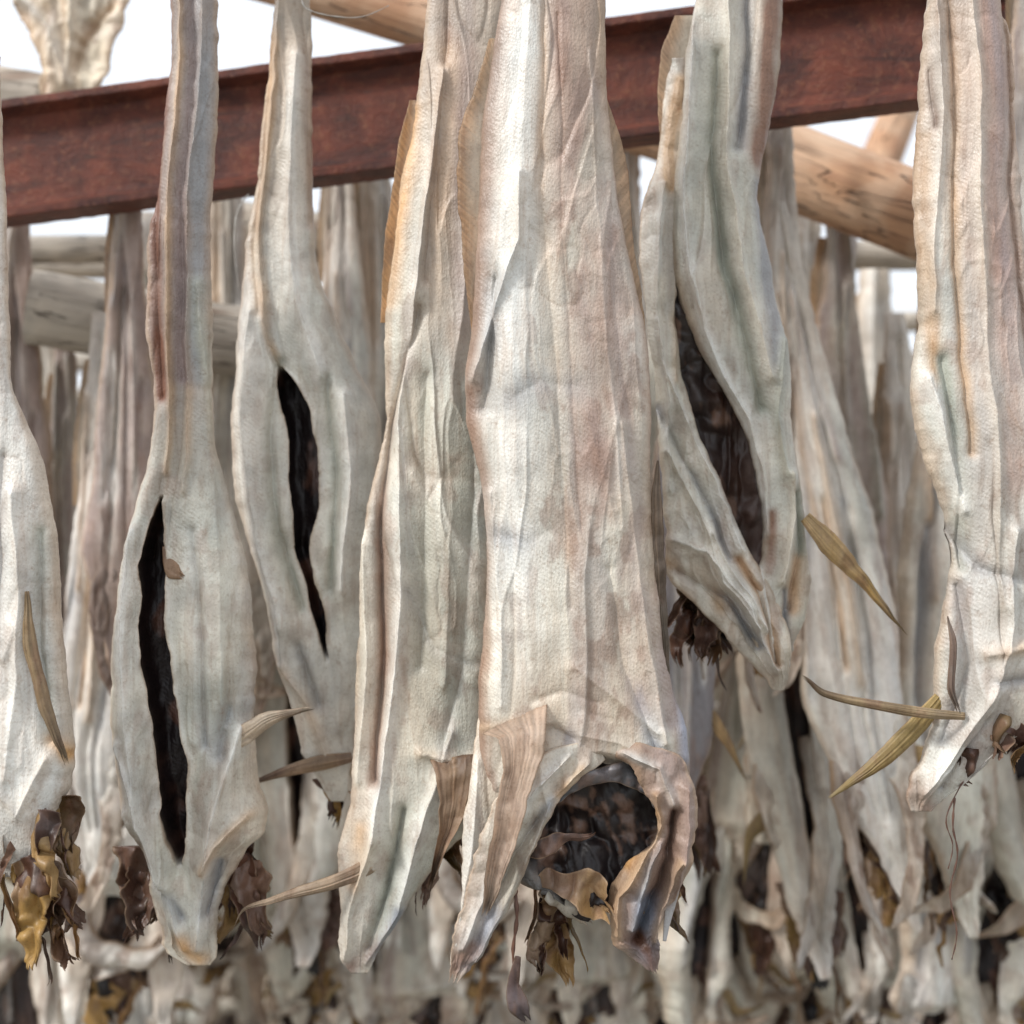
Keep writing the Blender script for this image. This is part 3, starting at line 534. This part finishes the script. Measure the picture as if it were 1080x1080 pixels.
# ================================================================= BACKGROUND FISH PROTOTYPES
protos=[]
KB=.0008
def proto(seed,kind,tone):
    R=random.Random(seed); Ln=1000+R.uniform(-80,60)
    base,second,third=tone
    f=Fish((0,0),1.2,None,k=KB,loc=Vector((0,0,0)))
    ws=[(0,26),(.04,30),(.12,38),(.22,48),(.35,66),(.48,86),(.6,R.uniform(92,108)),(.72,R.uniform(88,110)),(.82,R.uniform(70,94)),(.9,R.uniform(42,66)),(.96,26),(1,8)]
    if kind=='back': ws=[(0,28),(.04,34),(.12,46),(.25,66),(.4,86),(.5,96),(.62,104),(.72,106),(.8,106),(.84,98)]
    st=[];S=[]; ph=R.uniform(0,6); am=R.uniform(10,28); hook=R.choice([-1,1])*R.uniform(10,60)
    for i,(t,w) in enumerate(ws):
        c=am*math.sin(ph+t*5.5)*t+hook*max(0,t-.75)*4; st.append((t*Ln,c-w*(.8+.4*R.random()*t),c+w*(.8+.4*R.random()*t),-60*max(0,t-.6)*R.random()))
    def fx(t): return np.interp(t*Ln,[r[0] for r in st],[(r[1]+r[2])/2 for r in st]),np.interp(t*Ln,[r[0] for r in st],[(r[2]-r[1])/2 for r in st])
    for i in range(10):
        a=R.uniform(-.75,.75); b=a+R.uniform(-.4,.4); t0=R.uniform(0,.5); t1=t0+R.uniform(.2,.5); t1=min(t1,.95); pts=[]
        for q in range(4):
            t=t0+(t1-t0)*q/3; c,w=fx(t); pts.append((c+w*(a+(b-a)*q/3)+R.uniform(-6,6),t*Ln))
        S.append((pts,R.uniform(8,15),R.choice([-10,-9,-8,8,9,10]),R.choice([PALE,PALE,TAN,MAUVE,GREEN,GREY]),.5))
    slit=None
    if kind=='slit':
        slit=[]
        for t,h in ((.45,2),(.54,14),(.62,22),(.7,22),(.78,17),(.85,9),(.89,2)):
            c,w=fx(t); o=R.uniform(-3,3)+w*.05; slit.append((t*Ln,c+o-h,c+o+h))
    f.B(rows(st),190,64,strokes=S,slit=slit,T=.24,Tmax=.032,base=base,second=second,third=third,mix2=.5,mix3=.28,seed=seed,crease=.0036,lump=.005,topc=base*.74*np.array([1,.88,.80]),topy=(0,420),edge=4,fan=.7,streak=.30)
    if kind=='back':
        y=.80*Ln; c0,_=fx(.8)
        for sgn in (-1,1):
            f.B(ribbon([(c0+sgn*62,y-20,60,-8),(c0+sgn*66,y+60,60,-14),(c0+sgn*70+R.uniform(-20,20),y+120,48,-12),(c0+sgn*60+R.uniform(-50,50),y+200,12,-8)]),60,24,base=base,second=third,third=BROWN,seed=seed+sgn,crease=.004,lump=.006,T=.12,Tmax=.009,edge=4,fray=10,crump=.006)
        f.part('throat_cavity',[(rows([(y-10,c0-80,c0+80,0),(y+70,c0-70,c0+70,8),(y+120,c0-40,c0+40,6)]),40,30,dict(base=DARK,second=DBR*.6,third=DARK,mix2=.7,mix3=.3,seed=seed+5,crease=.008,lump=.012,T=.05,Tmax=.003,edge=5,fray=40))],LINING)
    ce,we=fx(.84)
    fl=[]
    for q in range(2):
        sg=1 if q else -1
        x=ce+sg*R.uniform(.3,.8)*we; y=.74*Ln+R.uniform(-30,30); ang=sg*R.uniform(-.3,.8); da=-sg*R.uniform(.1,.5); pts=[]; wd=R.uniform(50,80); z=-22
        for j in range(7):
            pts.append((x,y,wd*(.85+.2*math.sin(j*1.3+q))*(1-.9*(j/6)**2),z)); x+=math.sin(ang)*48; y+=math.cos(ang)*48; ang+=da; z+=R.uniform(-8,8)
        fl.append((ribbon(pts),80,34,dict(base=base,second=TAN,third=BROWN,mix2=.5,mix3=.45,seed=seed+20+q,crease=.004,lump=.006,T=.12,Tmax=.009,edge=4,fray=8,curl=R.uniform(-10,18),rim=TAN*.8,crump=.008)))
    f.part('collar_flap',fl,FIN)
    f.part('throat_flesh',shreds(ce+R.uniform(-30,30),.92*Ln,120,160,seed+8,7,cols=(YEL*1.2,DBR,ORANGE*.6,DARK,BROWN),z=16,wid=32),FLESH)
    sx=R.choice([-1,1]); yy=.78*Ln; cc,ww_=fx(.78)
    f.part('pectoral_fin',[fin([(cc+sx*50,yy,18,-20),(cc+sx*85,yy+R.uniform(0,30),26,-24),(cc+sx*125,yy+R.uniform(20,60),20,-26),(cc+sx*R.uniform(150,190),yy+R.uniform(30,100),3,-26)],np.array([.55,.38,.18]),OLIVE,seed+9,7)],FIN)
    f.part('dorsal_fin',[edgefin([(.08*Ln,-38,-10,3),(.15*Ln,-52,-14,3),(.25*Ln,-60,-20,3),(.33*Ln,-58,-20,3)],np.array([.60,.40,.22]),seed+10,6)],FIN)
    protos.append(f)
T1=(CREAM,GREEN,TAN); T2=(np.array([.48,.40,.365]),MAUVE,GREY); T3=(PALE,GREEN,TAN); T4=(np.array([.39,.30,.25]),MAUVE,BROWN); T5=(np.array([.24,.225,.235]),np.array([.15,.14,.15]),MAUVE)
labs={'slit':'cream dried stockfish with dark slit belly on rack','side':'grey cream dried stockfish hanging tail up on rack','back':'dried stockfish with torn open neck hanging on rack'}
kinds=[('slit',T1),('side',T1),('back',T3),('side',T2),('slit',T3),('side',T4),('back',T1),('slit',T1),('side',T3),('side',T1),('back',T1),('side',T5)]
for i,(kd,tn) in enumerate(kinds):
    proto(200+i*17,kd,tn); protos[-1].kind=kd; protos[-1].lab=labs[kd]
protos[3].lab='brownish purple dried stockfish hanging tail up on rack'; protos[5].lab='dark brown dried stockfish hanging tail up on rack'; protos[11].lab='dark grey purple dried stockfish hanging on rack'

R=random.Random(5)
def place(pi,loc,rotz=0,tilt=0,tx=0,s=1.0,sx=1.0,label=None):
    f=protos[pi]
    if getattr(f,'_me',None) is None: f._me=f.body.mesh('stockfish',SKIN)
    o=bpy.data.objects.new('stockfish',f._me); col_main.objects.link(o)
    o.location=loc; o.rotation_euler=(tx,tilt,rotz); o.scale=(s*sx,s*min(sx,1),s)
    o['label']=label or f.lab; o['category']='dried fish'; o['group']=GROUP
    for n,m,lb in f.parts:
        c=bpy.data.objects.new(n,m); col_main.objects.link(c); c.parent=o
    return o

mids=[(140,120,1.60,5,.2,.03,.85,.62),(68,345,1.82,3,.2,0,.95,.68),(20,150,1.75,5,.1,0,.95,.55),
 (885,195,1.80,3,.15,-.02,1.05,.85),(358,95,1.72,8,-.2,0,.95,.62),(822,60,1.60,8,.2,0,.95,.62),(850,190,1.9,6,.2,0,1.05,.75),
 (722,120,1.57,11,.1,.0,1.06,.46),(735,130,1.68,4,.1,-.15,1.26,.58),(815,200,1.60,8,-.1,-.17,1.10,.62),(945,330,1.85,8,.2,-.03,1.1,.75),
 (996,200,1.7,1,.3,.02,1.05,.75),(108,330,1.70,8,.0,.02,.95,.7),(1078,-100,1.45,3,.4,0,.9,.55),
 (236,100,1.85,9,.1,0,1.15,.65),(395,100,1.75,9,.3,0,1.1,.62),(660,100,1.9,0,.3,0,1.2,.7)]
for px,py,d,pi,rz,tl,s,sx in mids:
    place(pi,W(px,py,d),rz,tl,R.uniform(-.03,.03),s,sx)
def row(d,zrel,sp,jitter,smin,smax,skip=0,tl=.05,ch=(0,1,2,3,4,6,7,8,10,1,8,2,6,9,0),sxr=(.62,.88)):
    hw=.36*d+.14; x=-hw
    while x<hw:
        if R.random()>skip:
            place(R.choice(ch),Vector((x+R.uniform(-.02,.02),d+R.uniform(-.08,.08),CAMZ+zrel+.03+R.uniform(-jitter,jitter)*.3)),R.uniform(-.5,.5),R.uniform(-tl,tl),R.uniform(-.06,.06),R.uniform(smin,smax),R.uniform(*sxr))
        x+=sp*R.uniform(.75,1.25)
low=(2,6,10,2,6,0,7,8,1,4)
row(1.92,.36,.165,.03,1.0,1.40,skip=.22,tl=.05)
row(2.25,.40,.175,.03,1.05,1.42,skip=.18,tl=.05)
row(2.7,.36,.175,.03,1.1,1.40,skip=.05)
row(3.4,.36,.20,.03,1.1,1.45,skip=.05)
row(4.5,.36,.24,.03,1.2,1.5)
row(2.05,-.29,.115,.07,.52,.70,tl=.2,ch=low,sxr=(.95,1.25))
row(2.35,-.33,.125,.06,.65,.85,tl=.18,ch=low,sxr=(.95,1.2))
row(2.75,-.46,.14,.06,.75,.9,tl=.15,ch=low,sxr=(.9,1.2))
row(3.2,-.60,.16,.06,.8,.95,tl=.12,ch=low,sxr=(.9,1.2))
row(3.8,-.72,.19,.07,.9,1.0,tl=.1,sxr=(1,1.3))
row(4.8,-.6,.26,.05,.95,1.15,sxr=(1,1.3))

# ================================================================= POLES
def pole(p0,p1,r,mat,label,seed=0,name='wooden_pole'):
    p0=Vector(p0);p1=Vector(p1); L=(p1-p0).length; nr=int(max(20,L/.02)); n=36; f=[]
    xs=np.linspace(0,L,nr)[:,None].repeat(n,1); th=np.linspace(0,2*np.pi,n,endpoint=False)[None,:].repeat(nr,0)
    rad=r*(1-.10*xs/L)*(1+.07*fbm(xs*3+seed,np.cos(th)*.8+seed,np.sin(th)*.8,3)+.05*fbm(xs*14+seed,np.cos(th)*3,np.sin(th)*3,3))
    bend=.012*fbm(xs*1.2+seed*3,xs*0,xs*0,2)
    V=np.stack([xs,rad*np.cos(th)+bend,rad*np.sin(th)+bend],-1).reshape(-1,3).tolist()
    V+= [[-.004,0,0],[L+.004,0,0]]
    for i in range(nr-1):
        for j in range(n): f.append((i*n+j,i*n+(j+1)%n,(i+1)*n+(j+1)%n,(i+1)*n+j))
    for j in range(n):
        f.append((len(V)-2,(j+1)%n,j)); f.append((len(V)-1,(nr-1)*n+j,(nr-1)*n+(j+1)%n))
    me=bpy.data.meshes.new(name); me.from_pydata(V,[],f); me.materials.append(mat)
    for p in me.polygons: p.use_smooth=len(p.vertices)==4
    o=mkobj(name,me,None,p0); o.rotation_mode='QUATERNION'; o.rotation_quaternion=(p1-p0).to_track_quat('X','Z')
    o['label']=label; o['category']='pole'; o['group']='wooden poles of the drying rack'; return o
pole(W(225,-45,1.72),W(520,42,1.66),.036,WOOD,'orange peeled wooden pole resting above the steel beam',1)
pole(W(600,92,1.90),W(1010,238,1.66),.053,WOOD,'thick peeled orange wooden pole with cracks',2)
pole(W(33,320,1.74),W(520,400,1.86),.046,WOODG,'weathered grey wooden pole with sawn end',3)
pole(W(200,232,1.95),W(520,275,1.9),.036,WOODG,'weathered grey pole behind hanging fish',4)
pole(W(-120,75,1.8),W(62,104,1.75),.034,WOODG,'weathered pole end carrying folded fish tails',5)
pole(W(925,190,2.4),W(990,20,2.6),.035,WOOD,'slanting orange wooden rack pole',6)
pole(Vector((-.85,1.33,CAMZ+.60)),Vector((.85,1.27,CAMZ+.60)),.03,WOODG,'weathered pole the large stockfish are tied to',7)
for i,(d,z,rr) in enumerate(((1.92,.36,.020),(2.25,.40,.022),(2.7,.36,.022),(3.4,.36,.026),(4.5,.36,.03),(2.05,-.29,.018),(2.35,-.33,.02),(2.75,-.46,.025),(3.2,-.60,.025),(3.8,-.72,.03),(4.8,-.6,.03))):
    pole(Vector((-.4*d-.4,d+.03,CAMZ+z)),Vector((.4*d+.4,d+.03,CAMZ+z)),rr,WOODG,'weathered horizontal pole crowded with hanging stockfish',10+i)

# ---- tail folded over the top left pole
f=Fish((70,95),1.70,'pale tan fanned dried fish tail folded over pole')
f.B(ribbon([(70,140,24,10),(76,112,60,-4),(80,84,74,-14),(82,60,84,-14),(80,30,106,-12),(76,4,124,-8),(74,-25,136,0)]),150,80,base=np.array([.80,.69,.52]),second=TAN,third=ORANGE,mix2=.55,mix3=.35,seed=301,T=.05,Tmax=.006,ribs=3,edge=5,lump=.006,crease=.004,fray=20,curl=-6,crump=.006,
    strokes=[([(75,90),(60,40),(30,5)],7,9,PALE,.5),([(80,80),(95,40),(120,10)],7,-9,TAN,.6),([(78,80),(80,30),(82,0)],6,8,CREAM,.5)])
f.make()

def twine_obj(pts,label,r=.0007):
    o0=Vector(pts[0]); o=tube('twine',[Vector(p)-o0 for p in pts],r,TWINE,None,o0); o['label']=label; o['category']='string'
twine_obj([W(318,-5,1.36),W(322,8,1.33),W(345,16,1.33),W(380,18,1.34),(W(410,6,1.36))],'thin white twine tied around fish tail')
twine_obj([W(262,205,1.5),W(250,225,1.45),W(247,260,1.43),W(252,305,1.43)],'thin white twine hanging loose from rack')

# ================================================================= STEEL BEAM
def ibeam(p0,p1,h,w,t):
    p0=Vector(p0);p1=Vector(p1);L=(p1-p0).length
    prof=[(-w/2,h/2),(w/2,h/2),(w/2,h/2-t),(t*.7,h/2-t*1.7),(t*.45,h/2-t*2.6),(t*.45,-h/2+t*2.6),(t*.7,-h/2+t*1.7),(w/2,-h/2+t),(w/2,-h/2),(-w/2,-h/2),(-w/2,-h/2+t),(-t*.7,-h/2+t*1.7),(-t*.45,-h/2+t*2.6),(-t*.45,h/2-t*2.6),(-t*.7,h/2-t*1.7),(-w/2,h/2-t)]
    n=len(prof); nr=200; V=[];f=[]; RR=random.Random(3)
    for i in range(nr):
        for y,z in prof: V.append((L*i/(nr-1),y+RR.uniform(-.0004,.0004),z+RR.uniform(-.0005,.0005)))
    for i in range(nr-1):
        for j in range(n): f.append((i*n+j,(i+1)*n+j,(i+1)*n+(j+1)%n,i*n+(j+1)%n))
    f.append(tuple(range(n))); f.append(tuple((nr-1)*n+j for j in range(n))[::-1])
    me=bpy.data.meshes.new('steel_beam'); me.from_pydata(V,[],f); me.materials.append(RUST)
    o=mkobj('steel_beam',me,None,p0); o.rotation_mode='QUATERNION'; o.rotation_quaternion=(p1-p0).to_track_quat('X','Z')
    bv=o.modifiers.new('b','BEVEL'); bv.width=.0015; bv.segments=2; bv.limit_method='ANGLE'; bv.angle_limit=math.radians(40)
    o['label']='rusty red brown steel beam carrying the rack'; o['category']='beam'
ibeam(W(-300,214,1.60),W(1400,-10,1.46),.128,.05,.009)

# ================================================================= GROUND, WORLD, LIGHT, CAMERA
m,nt,b,out=newmat('gravel_ground'); tc=N(nt,'ShaderNodeTexCoord').outputs['Object']
c=mixc(nt,mapr(nt,noise(nt,tc,1.5,8,.7),.35,.65,0,1),(.15,.14,.11),(.27,.25,.21)); c=mixc(nt,mapr(nt,noise(nt,tc,40,4,.6),.5,.7,0,1),c,(.36,.33,.29))
nt.links.new(c,b.inputs['Base Color']); b.inputs['Roughness'].default_value=.9
nt.links.new(bump(nt,noise(nt,tc,45,5,.7),.8,.02),b.inputs['Normal'])
n=60; V=[];Fc=[]
for i in range(n+1):
    for j in range(n+1):
        x=(i/n*2-1); y=(j/n*2-1); x=math.copysign(abs(x)**3,x)*400; y=math.copysign(abs(y)**3,y)*400
        V.append((x,y,.03*math.sin(x*1.3)*math.cos(y*1.1) if abs(x)<30 and abs(y)<30 else 0))
for i in range(n):
    for j in range(n): a=i*(n+1)+j; Fc.append((a,a+n+1,a+n+2,a+1))
me=bpy.data.meshes.new('ground'); me.from_pydata(V,[],Fc); me.materials.append(m)
g=mkobj('ground',me); g['kind']='structure'; g['label']='grey gravel and grass ground under the rack'; g['category']='ground'

w=bpy.data.worlds.new('World'); scene.world=w; w.use_nodes=True; nt=w.node_tree; nt.nodes.clear()
sky=N(nt,'ShaderNodeTexSky',sky_type='NISHITA'); sky.sun_disc=False; sky.sun_elevation=math.radians(42); sky.sun_rotation=math.radians(240); sky.dust_density=4; sky.air_density=1.2
hs=N(nt,'ShaderNodeHueSaturation'); hs.inputs['Saturation'].default_value=.5; nt.links.new(sky.outputs[0],hs.inputs['Color'])
mx=N(nt,'ShaderNodeMix',data_type='RGBA'); mx.inputs[0].default_value=.75; nt.links.new(hs.outputs[0],mx.inputs[6]); mx.inputs[7].default_value=(8.8,9.3,10.0,1)
bg=N(nt,'ShaderNodeBackground'); bg.inputs[1].default_value=.142; nt.links.new(mx.outputs[2],bg.inputs[0])
wo=N(nt,'ShaderNodeOutputWorld'); nt.links.new(bg.outputs[0],wo.inputs[0])
sl=bpy.data.lights.new('sun','SUN'); sl.energy=2.45; sl.angle=math.radians(10); sl.color=(1,.985,.96)
so=bpy.data.objects.new('sun',sl); col_main.objects.link(so)
dirv=Vector((.90,.55,-.80)); so.rotation_euler=dirv.to_track_quat('-Z','Y').to_euler(); so.location=(-3,-3,6)

cam=bpy.data.cameras.new('camera'); cam.lens=50; cam.sensor_width=36; cam.clip_end=2000; cam.clip_start=.05
co=bpy.data.objects.new('camera',cam); col_main.objects.link(co); co.location=(0,0,CAMZ); co.rotation_euler=(math.radians(90),0,0)
cam.dof.use_dof=True; cam.dof.focus_distance=1.19; cam.dof.aperture_fstop=3.4
scene.camera=co
scene.view_settings.view_transform='Standard'; scene.view_settings.look='None'; scene.view_settings.exposure=0
